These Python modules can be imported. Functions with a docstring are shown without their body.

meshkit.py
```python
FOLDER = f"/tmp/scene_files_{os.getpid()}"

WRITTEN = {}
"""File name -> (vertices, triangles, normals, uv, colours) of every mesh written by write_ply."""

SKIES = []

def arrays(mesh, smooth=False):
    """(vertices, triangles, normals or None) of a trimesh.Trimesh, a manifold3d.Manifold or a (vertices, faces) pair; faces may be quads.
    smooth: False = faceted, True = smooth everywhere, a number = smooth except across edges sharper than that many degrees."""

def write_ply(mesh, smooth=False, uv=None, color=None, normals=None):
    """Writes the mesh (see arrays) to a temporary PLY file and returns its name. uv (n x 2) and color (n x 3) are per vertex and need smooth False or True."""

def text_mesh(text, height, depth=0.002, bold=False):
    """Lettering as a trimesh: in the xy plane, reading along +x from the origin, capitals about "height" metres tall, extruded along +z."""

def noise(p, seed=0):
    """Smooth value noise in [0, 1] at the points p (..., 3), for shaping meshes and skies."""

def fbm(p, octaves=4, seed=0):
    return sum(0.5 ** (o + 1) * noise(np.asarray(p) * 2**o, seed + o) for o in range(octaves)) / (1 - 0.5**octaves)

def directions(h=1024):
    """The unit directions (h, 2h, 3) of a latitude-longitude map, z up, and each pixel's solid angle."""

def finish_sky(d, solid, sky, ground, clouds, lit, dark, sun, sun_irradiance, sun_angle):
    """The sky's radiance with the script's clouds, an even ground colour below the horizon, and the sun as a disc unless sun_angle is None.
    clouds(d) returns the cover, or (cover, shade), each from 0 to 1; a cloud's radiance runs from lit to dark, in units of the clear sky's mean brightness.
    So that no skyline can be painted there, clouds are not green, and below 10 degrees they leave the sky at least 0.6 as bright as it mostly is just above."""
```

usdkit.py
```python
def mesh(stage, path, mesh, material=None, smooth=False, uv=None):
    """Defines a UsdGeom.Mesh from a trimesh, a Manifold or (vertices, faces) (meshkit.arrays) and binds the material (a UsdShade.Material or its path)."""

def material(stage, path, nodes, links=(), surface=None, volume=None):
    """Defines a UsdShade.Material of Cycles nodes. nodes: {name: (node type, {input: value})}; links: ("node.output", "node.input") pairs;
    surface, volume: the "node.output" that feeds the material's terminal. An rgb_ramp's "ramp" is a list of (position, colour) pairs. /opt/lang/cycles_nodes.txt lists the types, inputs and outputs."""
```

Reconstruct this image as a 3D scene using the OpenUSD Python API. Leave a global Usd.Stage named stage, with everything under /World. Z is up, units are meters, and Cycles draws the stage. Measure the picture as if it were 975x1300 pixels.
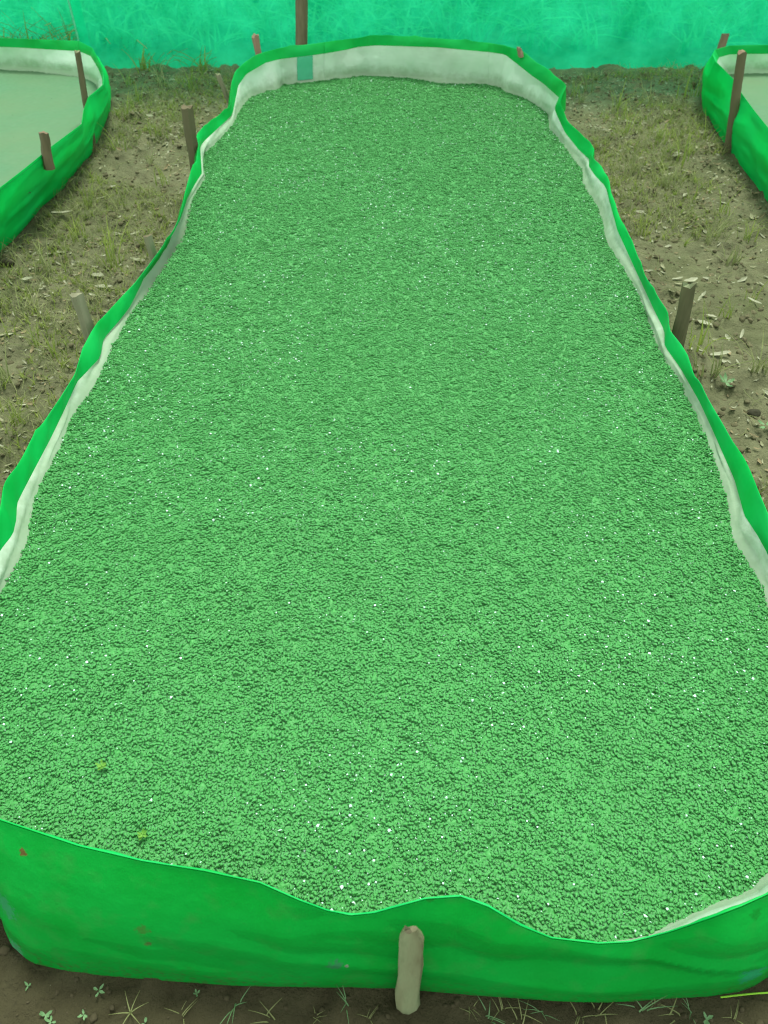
import math, random
import numpy as np, trimesh, shapely
from shapely.geometry import Polygon, Point
from scipy.spatial import cKDTree
import usdkit, meshkit
from pxr import Usd, UsdGeom, UsdLux, UsdShade, Gf, Sdf, Vt

stage = Usd.Stage.CreateInMemory()
UsdGeom.SetStageUpAxis(stage, UsdGeom.Tokens.z)
UsdGeom.SetStageMetersPerUnit(stage, 1.0)
UsdGeom.Xform.Define(stage, '/World'); UsdGeom.Scope.Define(stage, '/World/Looks')
rng = np.random.default_rng(7); random.seed(7)

# ------------------------------------------------------------------ camera, sky, sun, exposure
F, PITCH, EYE = 982.0, math.radians(44.6), 1.62          # focal length in photo pixels, downward pitch, eye height
cam = UsdGeom.Camera.Define(stage, '/World/camera')
cam.CreateFocalLengthAttr(26.0)
cam.CreateHorizontalApertureAttr(975.0 / F * 26.0)
cam.CreateVerticalApertureAttr(1300.0 / F * 26.0)
cam.CreateClippingRangeAttr(Gf.Vec2f(0.05, 2000))
cam.CreateExposureAttr(1.6)
cam.CreateFStopAttr(4.5); cam.CreateFocusDistanceAttr(1.9)
cam.AddTranslateOp().Set(Gf.Vec3d(0, 0, EYE)); cam.AddRotateXOp().Set(90 - math.degrees(PITCH))

SUN_EL, SUN_AZ = math.radians(66), math.radians(18)      # sun high behind thin cloud, beyond the far end of the bed
to_sun = np.array([math.sin(SUN_AZ) * math.cos(SUN_EL), math.cos(SUN_AZ) * math.cos(SUN_EL), math.sin(SUN_EL)])
usdkit.material(stage, '/World/Looks/sky_look', {
    'tc': ('texture_coordinate', {}),
    'sky': ('sky_texture', {'sky_type': 'single_scattering', 'sun_disc': False, 'sun_elevation': SUN_EL, 'sun_rotation': SUN_AZ}),
    'n': ('noise_texture', {'scale': 2.2, 'detail': 5.0, 'roughness': 0.55}),
    'r': ('rgb_ramp', {'ramp': [(0.3, (0.55, 0.55, 0.55)), (0.7, (0.92, 0.92, 0.92))]}),
    'm': ('mix_color', {'blend_type': 'mix', 'b': (7.4, 7.5, 6.9), 'use_clamp': False}),
    'bg': ('background_shader', {'strength': 0.07})},
    [('tc.generated', 'n.vector'), ('n.fac', 'r.fac'), ('r.color', 'm.fac'), ('sky.color', 'm.a'), ('m.result', 'bg.color')], surface='bg.background')
dome = UsdLux.DomeLight.Define(stage, '/World/sky')
UsdShade.MaterialBindingAPI.Apply(dome.GetPrim()).Bind(UsdShade.Material.Get(stage, '/World/Looks/sky_look'))
dome.GetPrim().SetCustomDataByKey('kind', 'structure')
sun = UsdLux.DistantLight.Define(stage, '/World/sun')
sun.CreateIntensityAttr(0.4); sun.CreateAngleAttr(16.0); sun.CreateNormalizeAttr(True) if hasattr(sun, 'CreateNormalizeAttr') else None
sun.CreateColorAttr(Gf.Vec3f(1.0, 0.97, 0.9))
sun.AddTransformOp().Set(Gf.Matrix4d(Gf.Rotation(Gf.Vec3d(0, 0, 1), Gf.Vec3d(*to_sun)), Gf.Vec3d(0, 0, 8)))

# ------------------------------------------------------------------ helpers
def at(px, py, z):
    """Where the sight line through a point of the photograph (975 x 1300) meets the level z."""
    a, b = (px - 487.5) / F, (py - 650) / F
    d = np.array([a, math.cos(PITCH) - b * math.sin(PITCH), -math.sin(PITCH) - b * math.cos(PITCH)])
    return np.array([0, 0, EYE]) + d * ((z - EYE) / d[2])
def level(px, py, y):
    """Height at which that sight line reaches the distance y."""
    a, b = (px - 487.5) / F, (py - 650) / F
    return EYE + (-math.sin(PITCH) - b * math.cos(PITCH)) * y / (math.cos(PITCH) - b * math.sin(PITCH))
def span(p):
    """Metres per photo pixel at the point p."""
    return (p[1] * math.cos(PITCH) - (p[2] - EYE) * math.sin(PITCH)) / F
taken = {}
def path_of(name, parent=None):
    base = (str(parent.GetPath()) if parent else '/World') + '/'
    k = taken.get(base + name, 0); taken[base + name] = k + 1
    return base + (name if k == 0 else f'{name}_{k:03d}')
def tag(p, label=None, cat=None, group=None, kind=None):
    for k, v in (('label', label), ('category', cat), ('group', group), ('kind', kind)):
        if v: p.SetCustomDataByKey(k, v)
    return p
def thing(name, loc=(0, 0, 0), rotz=0.0):
    x = UsdGeom.Xform.Define(stage, path_of(name)); x.AddTranslateOp().Set(Gf.Vec3d(*map(float, loc))); x.AddRotateZOp().Set(float(math.degrees(rotz)))
    return x.GetPrim()
def obj(name, mesh, mat, parent=None, smooth=False):
    return usdkit.mesh(stage, path_of(name, parent), mesh, M[mat], smooth=smooth).GetPrim()
def place(src, name, loc, rotz, scale=1.0, tilt=(0, 0)):
    x = UsdGeom.Xform.Define(stage, path_of(name))
    x.AddTranslateOp().Set(Gf.Vec3d(*map(float, loc)))
    x.AddRotateXYZOp().Set(Gf.Vec3f(tilt[0], tilt[1], math.degrees(rotz))); x.AddScaleOp().Set(Gf.Vec3f(scale, scale, scale))
    x.GetPrim().GetReferences().AddInternalReference(src); x.GetPrim().SetInstanceable(True)
    return x.GetPrim()
def scatter(name, protos, pos, quat, scale, which, parent=None):
    """One PointInstancer; protos: list of (mesh, material, smooth)."""
    pi = UsdGeom.PointInstancer.Define(stage, path_of(name, parent)); pp = pi.GetPrim()
    names = []
    for i, (m, mat, sm) in enumerate(protos):
        q = usdkit.mesh(stage, f'{pp.GetPath()}/{name}_piece' + (f'_{i:03d}' if i else ''), m, M[mat], smooth=sm); names.append(q.GetPath())
    pi.CreatePrototypesRel().SetTargets(names)
    pi.CreatePositionsAttr(Vt.Vec3fArray.FromNumpy(np.asarray(pos, np.float32)))
    pi.CreateOrientationsAttr(Vt.QuathArray.FromNumpy(np.asarray(quat, np.float16)))
    pi.CreateScalesAttr(Vt.Vec3fArray.FromNumpy(np.asarray(scale, np.float32)))
    pi.CreateProtoIndicesAttr(Vt.IntArray.FromNumpy(np.asarray(which, np.int32)))
    return pp
def quats(n, tilt):
    """Random yaw, then a tilt of up to so many radians; (x, y, z, w)."""
    yaw, az, t = rng.uniform(0, 2 * np.pi, n), rng.uniform(0, 2 * np.pi, n), np.abs(rng.normal(0, tilt, n))
    tq = np.stack([np.sin(t / 2) * np.cos(az), np.sin(t / 2) * np.sin(az), 0 * t, np.cos(t / 2)], 1)
    yq = np.stack([0 * yaw, 0 * yaw, np.sin(yaw / 2), np.cos(yaw / 2)], 1)
    x1, y1, z1, w1 = tq.T; x2, y2, z2, w2 = yq.T
    return np.stack([w1*x2 + x1*w2 + y1*z2 - z1*y2, w1*y2 - x1*z2 + y1*w2 + z1*x2, w1*z2 + x1*y2 - y1*x2 + z1*w2, w1*w2 - x1*x2 - y1*y2 - z1*z2], 1)
def walk(points, n):
    """n points evenly along a polyline."""
    p = np.asarray(points, float); s = np.r_[0, np.cumsum(np.linalg.norm(np.diff(p, axis=0), axis=1))]
    t = np.linspace(0, s[-1], n)
    return np.stack([np.interp(t, s, p[:, k]) for k in range(p.shape[1])], 1)
def blur(a, k, closed=False):
    a = np.asarray(a, float); w = np.hanning(2 * k + 3)[1:-1]; w /= w.sum()
    q = np.pad(a, [(k, k)] + [(0, 0)] * (a.ndim - 1), mode='wrap' if closed else 'edge')
    return np.apply_along_axis(lambda c: np.convolve(c, w, 'valid'), 0, q)
def strip(rows, closed=True):
    """Quads between successive rows of equal length (R, N, 3)."""
    rows = np.asarray(rows); R, N = rows.shape[:2]
    f = []
    cols = np.arange(N if closed else N - 1)
    for r in range(R - 1):
        a, b = r * N + cols, r * N + (cols + 1) % N
        f.append(np.stack([a, b, b + N, a + N], 1))
    return rows.reshape(-1, 3), np.vstack(f)
def tube(points, radii, sides=6):
    p = np.asarray(points, float); r = np.broadcast_to(radii, len(p))
    t = np.gradient(p, axis=0); t /= np.linalg.norm(t, axis=1, keepdims=True)
    up = np.where(np.abs(t[:, 2:3]) > 0.9, [[1.0, 0, 0]], [[0, 0, 1.0]])
    u = np.cross(t, up); u /= np.linalg.norm(u, axis=1, keepdims=True); v = np.cross(t, u)
    a = np.linspace(0, 2 * np.pi, sides, endpoint=False)
    ring = p[:, None] + r[:, None, None] * (u[:, None] * np.cos(a)[None, :, None] + v[:, None] * np.sin(a)[None, :, None])
    V, Q = strip(ring); n = len(V); T = np.vstack([Q[:, [0, 1, 2]], Q[:, [0, 2, 3]]])
    V = np.vstack([V, p[:1], p[-1:]]); k = np.arange(sides)
    T = np.vstack([T, np.stack([np.full(sides, n), (k + 1) % sides, k], 1), np.stack([np.full(sides, n + 1), n - sides + k, n - sides + (k + 1) % sides], 1)])
    return trimesh.Trimesh(V, T, process=False)
def join(ms): return trimesh.util.concatenate([m if isinstance(m, trimesh.Trimesh) else trimesh.Trimesh(*m, process=False) for m in ms])

# ------------------------------------------------------------------ materials
M = {}
def mat(name, nodes, links, surface='p.BSDF'):
    M[name] = usdkit.material(stage, f'/World/Looks/{name}', nodes, links, surface=surface)
def noisy(name, c1, c2, scale, rough=0.6, bump=0.3, bscale=None, dist=0.004, spec=0.4, trans=0.0, c3=None, s3=3.0, stretch=(1, 1, 1), detail=5.0, sheen=0.0):
    """Two tones mixed by noise, a third in large patches, relief, and some light let through."""
    n = {'g': ('geometry', {}), 'mp': ('mapping', {'mapping_type': 'point', 'scale': stretch}),
         'n': ('noise_texture', {'scale': scale, 'detail': detail, 'roughness': 0.6}),
         'r': ('rgb_ramp', {'ramp': [(0.32, c1), (0.68, c2)]}),
         'n3': ('noise_texture', {'scale': s3, 'detail': 3.0}), 'r3': ('rgb_ramp', {'ramp': [(0.45, (0, 0, 0)), (0.68, (1, 1, 1))]}),
         'm3': ('mix_color', {'blend_type': 'mix', 'b': c3 or c2}),
         'nb': ('noise_texture', {'scale': bscale or scale * 2, 'detail': 4.0}), 'b': ('bump', {'strength': bump, 'distance': dist}),
         'p': ('principled_bsdf', {'roughness': rough, 'specular_ior_level': spec, 'sheen_weight': sheen, 'sheen_roughness': 0.45, 'sheen_tint': (0.42, 1.0, 0.52)})}
    l = [('g.position', 'mp.vector'), ('mp.vector', 'n.vector'), ('mp.vector', 'n3.vector'), ('mp.vector', 'nb.vector'), ('n.fac', 'r.fac'), ('n3.fac', 'r3.fac'), ('r3.color', 'm3.fac'),
         ('r.color', 'm3.a'), ('m3.result', 'p.base_color'), ('nb.fac', 'b.height'), ('b.normal', 'p.normal')]
    s = 'p.BSDF'
    if trans:
        n |= {'t': ('translucent_bsdf', {}), 'x': ('mix_closure', {'fac': trans})}
        l += [('m3.result', 't.color'), ('p.BSDF', 'x.closure1'), ('t.BSDF', 'x.closure2')]; s = 'x.closure'
    mat(name, n, l, s)
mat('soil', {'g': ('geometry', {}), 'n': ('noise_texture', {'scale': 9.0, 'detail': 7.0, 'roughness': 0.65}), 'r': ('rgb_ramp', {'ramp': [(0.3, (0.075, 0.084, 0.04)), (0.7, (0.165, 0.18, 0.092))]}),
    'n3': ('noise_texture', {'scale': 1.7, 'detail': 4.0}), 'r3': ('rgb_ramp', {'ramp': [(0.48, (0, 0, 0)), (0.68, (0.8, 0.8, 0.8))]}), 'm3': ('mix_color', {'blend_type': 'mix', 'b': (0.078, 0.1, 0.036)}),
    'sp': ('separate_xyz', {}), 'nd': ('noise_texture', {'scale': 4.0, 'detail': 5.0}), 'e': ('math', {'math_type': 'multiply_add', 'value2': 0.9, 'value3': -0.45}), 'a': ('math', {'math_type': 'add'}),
    'f': ('map_range', {'range_type': 'smoothstep', 'from_min': 0.45, 'from_max': 1.0, 'to_min': 0.85, 'to_max': 0.0, 'clamp': True}), 'shade_damp': ('mix_color', {'blend_type': 'mix', 'b': (0.048, 0.042, 0.02)}),  # front strip darkened: shade of the near wall put into soil colour, plus damp
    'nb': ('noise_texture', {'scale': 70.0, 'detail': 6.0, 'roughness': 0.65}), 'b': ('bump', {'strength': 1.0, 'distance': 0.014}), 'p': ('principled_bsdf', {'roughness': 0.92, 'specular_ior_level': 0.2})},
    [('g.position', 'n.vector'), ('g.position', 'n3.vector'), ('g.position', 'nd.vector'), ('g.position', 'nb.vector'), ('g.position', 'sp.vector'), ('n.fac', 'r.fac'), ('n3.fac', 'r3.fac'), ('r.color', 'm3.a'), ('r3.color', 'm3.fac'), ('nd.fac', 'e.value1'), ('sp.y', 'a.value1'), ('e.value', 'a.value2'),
     ('a.value', 'f.value'), ('f.result', 'shade_damp.fac'), ('m3.result', 'shade_damp.a'), ('shade_damp.result', 'p.base_color'), ('nb.fac', 'b.height'), ('b.normal', 'p.normal')])
noisy('clod', (0.06, 0.06, 0.03), (0.12, 0.12, 0.062), 25.0, 0.95, 0.6, 120.0, 0.004, 0.2)
noisy('shaded_damp_clod', (0.034, 0.032, 0.015), (0.066, 0.06, 0.03), 60.0, 0.9, 0.5, 150.0, 0.003, 0.25)  # darker clod tones carry the same painted front shade, with some damp
noisy('dark_clod', (0.02, 0.022, 0.01), (0.04, 0.042, 0.018), 40.0, 0.85, 0.5, 120.0, 0.004, 0.3)
noisy('green_tarp', (0.003, 0.6, 0.09), (0.005, 0.7, 0.13), 6.0, 0.55, 0.12, 35.0, 0.004, 0.1, trans=0.3, c3=(0.01, 0.64, 0.14), s3=2.3)  # stronger light on the neighbouring beds put into a brighter green
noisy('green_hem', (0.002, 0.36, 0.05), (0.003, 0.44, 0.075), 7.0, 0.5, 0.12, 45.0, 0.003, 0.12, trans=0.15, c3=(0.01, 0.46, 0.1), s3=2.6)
mat('liner', {'g': ('geometry', {}), 'sp': ('separate_xyz', {}), 'n': ('noise_texture', {'scale': 9.0, 'detail': 5.0}), 'r': ('rgb_ramp', {'ramp': [(0.3, (0.62, 0.82, 0.66)), (0.7, (0.76, 0.93, 0.79))]}),
    'n2': ('noise_texture', {'scale': 26.0, 'detail': 6.0, 'roughness': 0.65}), 'e': ('math', {'math_type': 'multiply_add', 'value2': -0.075, 'value3': 0.0375}), 'a': ('math', {'math_type': 'add'}),
    'f': ('map_range', {'range_type': 'smoothstep', 'from_min': 0.165, 'from_max': 0.245, 'to_min': 0.75, 'to_max': 0.0, 'clamp': True}), 'm': ('mix_color', {'blend_type': 'mix', 'b': (0.26, 0.42, 0.22)}),
    'n3': ('noise_texture', {'scale': 5.0, 'detail': 4.0}), 'r3': ('rgb_ramp', {'ramp': [(0.5, (0, 0, 0)), (0.72, (0.35, 0.35, 0.35))]}), 'm3': ('mix_color', {'blend_type': 'mix', 'b': (0.36, 0.46, 0.33)}),
    'nb': ('noise_texture', {'scale': 18.0, 'detail': 5.0}), 'b': ('bump', {'strength': 0.45, 'distance': 0.012}), 'p': ('principled_bsdf', {'roughness': 0.45, 'specular_ior_level': 0.3}), 't': ('translucent_bsdf', {}), 'x': ('mix_closure', {'fac': 0.4})},
    [('g.position', 'n.vector'), ('g.position', 'n2.vector'), ('g.position', 'n3.vector'), ('g.position', 'nb.vector'), ('g.position', 'sp.vector'), ('n.fac', 'r.fac'), ('n2.fac', 'e.value1'), ('sp.z', 'a.value1'), ('e.value', 'a.value2'), ('a.value', 'f.value'), ('n3.fac', 'r3.fac'),
     ('r.color', 'm3.a'), ('r3.color', 'm3.fac'), ('m3.result', 'm.a'), ('f.result', 'm.fac'), ('m.result', 'p.base_color'), ('m.result', 't.color'), ('nb.fac', 'b.height'), ('b.normal', 'p.normal'), ('p.BSDF', 'x.closure1'), ('t.BSDF', 'x.closure2')], 'x.closure')
noisy('dusty_tarp', (0.1, 0.2, 0.06), (0.16, 0.24, 0.09), 14.0, 0.8, 0.2, 60.0, 0.003, 0.2)
noisy('teal_patch', (0.02, 0.24, 0.115), (0.04, 0.32, 0.165), 20.0, 0.5, 0.2, 60.0, 0.002, 0.3)
noisy('azolla_a', (0.078, 0.41, 0.092), (0.108, 0.49, 0.125), 55.0, 0.55, 0.0, 60.0, 0.001, 0.3, trans=0.4, c3=(0.09, 0.45, 0.105), s3=1.8, sheen=0.35)
noisy('azolla_b', (0.082, 0.43, 0.098), (0.115, 0.52, 0.135), 70.0, 0.55, 0.0, 60.0, 0.001, 0.3, trans=0.4, c3=(0.1, 0.47, 0.112), s3=2.4, sheen=0.35)
mat('azolla_mat', {'g': ('geometry', {}), 'at': ('attribute', {'attribute': 'tone'}), 'r': ('rgb_ramp', {'ramp': [(0.0, (0.042, 0.27, 0.052)), (0.5, (0.05, 0.3, 0.061)), (1.0, (0.062, 0.33, 0.073))]}),
    'n': ('noise_texture', {'scale': 160.0, 'detail': 4.0, 'roughness': 0.65}), 'nr': ('rgb_ramp', {'ramp': [(0.3, (0.8, 0.84, 0.8)), (0.7, (1.12, 1.08, 1.12))]}), 'm': ('mix_color', {'blend_type': 'multiply', 'fac': 1.0, 'use_clamp': False}),
    'b': ('bump', {'strength': 0.25, 'distance': 0.002}), 'p': ('principled_bsdf', {'roughness': 0.5, 'specular_ior_level': 0.3, 'sheen_weight': 0.35, 'sheen_roughness': 0.45, 'sheen_tint': (0.42, 1.0, 0.52)}), 't': ('translucent_bsdf', {}), 'x': ('mix_closure', {'fac': 0.12})},
    [('at.fac', 'r.fac'), ('g.position', 'n.vector'), ('n.fac', 'nr.fac'), ('r.color', 'm.a'), ('nr.color', 'm.b'), ('m.result', 'p.base_color'), ('m.result', 't.color'), ('n.fac', 'b.height'), ('b.normal', 'p.normal'), ('p.BSDF', 'x.closure1'), ('t.BSDF', 'x.closure2')], 'x.closure')
noisy('pale_azolla', (0.07, 0.185, 0.085), (0.09, 0.21, 0.105), 40.0, 0.6, 0.15, 120.0, 0.004, 0.3, trans=0.1, c3=(0.1, 0.195, 0.09), s3=1.5)
noisy('glint_bit', (0.3, 0.6, 0.4), (0.62, 0.82, 0.74), 30.0, 0.25, 0.0, 60.0, 0.001, 0.6, trans=0.15)  # bright flake colour that paints glints of light on the azolla
noisy('wood_dark', (0.055, 0.06, 0.028), (0.1, 0.1, 0.05), 30.0, 0.85, 0.5, 80.0, 0.004, 0.2, stretch=(1, 1, 0.15))
noisy('wood_brown', (0.075, 0.07, 0.036), (0.125, 0.115, 0.062), 30.0, 0.85, 0.5, 80.0, 0.004, 0.2, stretch=(1, 1, 0.15))
noisy('wood_red', (0.14, 0.1, 0.06), (0.19, 0.14, 0.09), 30.0, 0.85, 0.4, 80.0, 0.004, 0.2, stretch=(1, 1, 0.2))
noisy('wood_grey', (0.12, 0.13, 0.072), (0.2, 0.21, 0.13), 30.0, 0.85, 0.5, 80.0, 0.004, 0.2, stretch=(1, 1, 0.15))
noisy('wood_pale', (0.13, 0.165, 0.08), (0.26, 0.32, 0.175), 22.0, 0.85, 1.0, 70.0, 0.005, 0.15, c3=(0.13, 0.14, 0.07), s3=22.0, stretch=(1, 1, 0.22), detail=8.0)
noisy('wood_end', (0.08, 0.08, 0.042), (0.14, 0.14, 0.08), 60.0, 0.85, 0.6, 90.0, 0.003, 0.2)
noisy('dry_leaf_look', (0.2, 0.225, 0.13), (0.36, 0.39, 0.26), 20.0, 0.75, 0.2, 80.0, 0.002, 0.3, trans=0.15)
noisy('brown_leaf_look', (0.13, 0.11, 0.05), (0.26, 0.23, 0.12), 20.0, 0.8, 0.2, 80.0, 0.002, 0.3, trans=0.1)
noisy('net_edge_look', (0.1, 0.6, 0.34), (0.2, 0.7, 0.45), 25.0, 0.7, 0.2, 80.0, 0.002, 0.2, trans=0.2)
noisy('yellow_sprig_look', (0.1, 0.3, 0.04), (0.16, 0.38, 0.06), 60.0, 0.6, 0.0, 80.0, 0.002, 0.2, trans=0.2)
noisy('straw_look', (0.18, 0.2, 0.1), (0.3, 0.32, 0.19), 25.0, 0.8, 0.2, 80.0, 0.002, 0.2, trans=0.1)
noisy('grass_look', (0.16, 0.24, 0.04), (0.26, 0.34, 0.07), 12.0, 0.55, 0.0, 60.0, 0.001, 0.3, trans=0.35)
noisy('dry_grass_look', (0.17, 0.215, 0.075), (0.27, 0.31, 0.13), 12.0, 0.65, 0.0, 60.0, 0.001, 0.3, trans=0.25)
noisy('weed_look', (0.1, 0.24, 0.09), (0.18, 0.34, 0.15), 30.0, 0.55, 0.0, 60.0, 0.001, 0.35, trans=0.25)
noisy('far_grass_look', (0.12, 0.3, 0.1), (0.42, 0.62, 0.32), 5.0, 0.5, 0.0, 60.0, 0.001, 0.4, trans=0.4)
noisy('yellow_cord_look', (0.16, 0.42, 0.02), (0.22, 0.5, 0.03), 40.0, 0.5, 0.2, 200.0, 0.001, 0.3)
mat('net', {'g': ('geometry', {}), 'n': ('noise_texture', {'scale': 3.2, 'detail': 6.0, 'roughness': 0.65}), 'r': ('rgb_ramp', {'ramp': [(0.35, (0.002, 0.4, 0.18)), (0.7, (0.02, 0.7, 0.36))]}),
            'd': ('diffuse_bsdf', {}), 't': ('translucent_bsdf', {}), 'a': ('mix_closure', {'fac': 0.6}), 'tr': ('transparent_bsdf', {'color': (0.12, 0.98, 0.66)}), 'x': ('mix_closure', {'fac': 0.34})},
    [('g.position', 'n.vector'), ('n.fac', 'r.fac'), ('r.color', 'd.color'), ('r.color', 't.color'), ('d.BSDF', 'a.closure1'), ('t.BSDF', 'a.closure2'), ('a.closure', 'x.closure1'), ('tr.BSDF', 'x.closure2')], 'x.closure')

# ------------------------------------------------------------------ the ground
def relief(x, y):
    p = np.stack([x, y, 0 * x], -1)
    big = (meshkit.fbm(p * 2.0, 3, 3) - 0.5) * 0.05
    lumps = np.maximum(meshkit.fbm(p * 14.0, 3, 9) - 0.5, 0) * 0.1 + (meshkit.noise(p * 42.0, 4) - 0.5) * 0.016
    return big * 0.6 + lumps - 0.022
def grid(x0, x1, y0, y1, step):
    xs, ys = np.arange(x0, x1 + step / 2, step), np.arange(y0, y1 + step / 2, step)
    X, Y = np.meshgrid(xs, ys, indexing='ij')
    i = np.arange(X.size).reshape(X.shape)
    return X, Y, np.stack([i[:-1, :-1], i[1:, :-1], i[1:, 1:], i[:-1, 1:]], -1).reshape(-1, 4)
X, Y, q = grid(-4.4, 4.4, -1.2, 7.0, 0.02)
edge = np.clip(np.minimum.reduce([X + 4.4, 4.4 - X, Y + 1.2, 7.0 - Y]) / 0.3, 0, 1)
Z = relief(X, Y) * edge - 0.02 * (1 - edge)
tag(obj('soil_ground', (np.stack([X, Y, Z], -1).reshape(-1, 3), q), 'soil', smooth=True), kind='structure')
far = []
for (a, b, c, d) in ((-60, 60, 7.0, 120), (-60, 60, -60, -1.2), (-60, -4.4, -1.2, 7.0), (4.4, 60, -1.2, 7.0)):
    far.append(trimesh.Trimesh([(a, c, -0.02), (b, c, -0.02), (b, d, -0.02), (a, d, -0.02)], [(0, 1, 2), (0, 2, 3)], process=False))
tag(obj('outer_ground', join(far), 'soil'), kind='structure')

# ------------------------------------------------------------------ the beds
def solve_tops(Tpx, Wxy, zw, out, lo, hi):
    """Height of each top-edge point such that it stands 'out' metres outward of the waterline."""
    zs = []
    line = shapely.LineString(Wxy); poly = Polygon(Wxy)
    for (px, py), o in zip(Tpx, out):
        best = min(np.linspace(lo, hi, 41), key=lambda z: abs((lambda p: line.distance(p) * (-1 if poly.contains(p) else 1))(Point(*at(px, py, z)[:2])) - o))
        zs.append(best)
    return np.array(zs)
ZW = 0.17
LT = [(-60, 800), (-25, 705), (0, 649), (6, 617), (21, 593), (38, 560), (76, 504), (95, 474), (105, 440), (120, 417), (137, 395), (154, 376), (172, 357), (189, 335), (200, 320), (213, 303), (225.5, 283), (232, 262), (237, 236), (244, 212), (249, 204)]
LH = [(-55, 830), (-20, 745), (0, 698), (16, 678), (20.5, 658), (21, 639), (30, 621), (43, 596), (62, 560), (81, 521), (98, 484), (127, 453.5), (131, 430), (152, 406), (165, 389), (178, 363), (189, 338), (200, 322), (213, 305), (228, 281), (237, 253), (247, 234), (256, 220)]
LW = [(-50, 850), (-18, 780), (5, 734), (20, 711), (28, 691), (33, 665), (38.6, 639), (49, 614), (61, 591), (74, 560), (90, 521), (112, 494), (134, 457), (140, 438), (157, 408), (167, 389), (187, 352), (205, 330), (217, 305), (230, 281), (239.5, 254), (251, 236), (259.5, 224)]
UT = [(252, 183), (249, 170), (272, 150), (292, 134), (294, 107), (299, 91), (310, 78.5), (333, 66), (355, 60.5), (378, 57), (412, 53)]
UH = [(254, 187), (258, 180), (274, 165), (294.5, 146), (299, 127), (302, 109), (312.5, 94), (337, 79.6), (355, 75), (389, 71), (412, 68)]
UW = [(256, 212), (257.5, 194), (279, 174), (295.6, 156), (299.5, 143), (308, 130), (319, 122), (335, 115), (353, 111), (358, 104.5), (378, 103), (412, 100)]
BT = [(412, 53), (440, 49), (470, 45.5), (516, 46), (573, 49), (620, 53.5)]
BH = [(412, 68), (440, 63), (455, 59.5), (478, 57.5), (554, 60), (620, 66)]
BW = [(412, 100), (440, 97.5), (462, 94), (516, 97), (554, 103), (620, 106)]
RT = [(620, 53.5), (641, 57), (668, 69), (688, 84), (708, 98), (719, 109), (713, 123.5), (711, 133), (720, 153), (737, 168), (754.5, 187.5), (752.5, 199)]
RH = [(620, 66), (641, 69), (656, 80.5), (676, 96.5), (690, 106), (700, 115), (710, 124), (704, 138), (708, 148), (717.5, 168), (735, 190), (748, 202)]
RW = [(620, 106), (636, 109), (641, 114), (666, 122), (688, 136), (697, 144), (698, 163), (713, 178), (732, 202), (740, 210)]
QT = [(753, 201), (764, 212), (773, 228), (776, 247.5), (787, 275.5), (806, 316), (819, 349), (836, 379), (847, 396), (849, 418), (864, 435), (873, 449.5), (881.5, 476.6), (894, 496), (913.5, 531), (928, 558), (943, 582), (958, 612), (974, 649), (1002, 720), (1030, 790)]
QH = [(748, 211), (755, 222), (769.5, 237), (774, 256), (779.5, 275), (784, 292), (802, 331.5), (817, 364), (830, 392), (844, 420), (844, 439), (864, 467), (889, 511), (906, 548), (921, 582), (933, 609), (945.5, 654), (963, 681), (975, 703), (1000, 770), (1020, 820)]
QW = [(741.5, 213), (742, 230), (761, 258), (767, 282), (769.5, 301), (793, 338), (810, 368), (825.5, 402.6), (836, 432), (845, 455), (867, 484), (889, 531), (904, 568), (916, 597), (926, 624), (931, 666), (933, 681), (950, 705), (965, 732.5), (990, 795), (1012, 845)]
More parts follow.
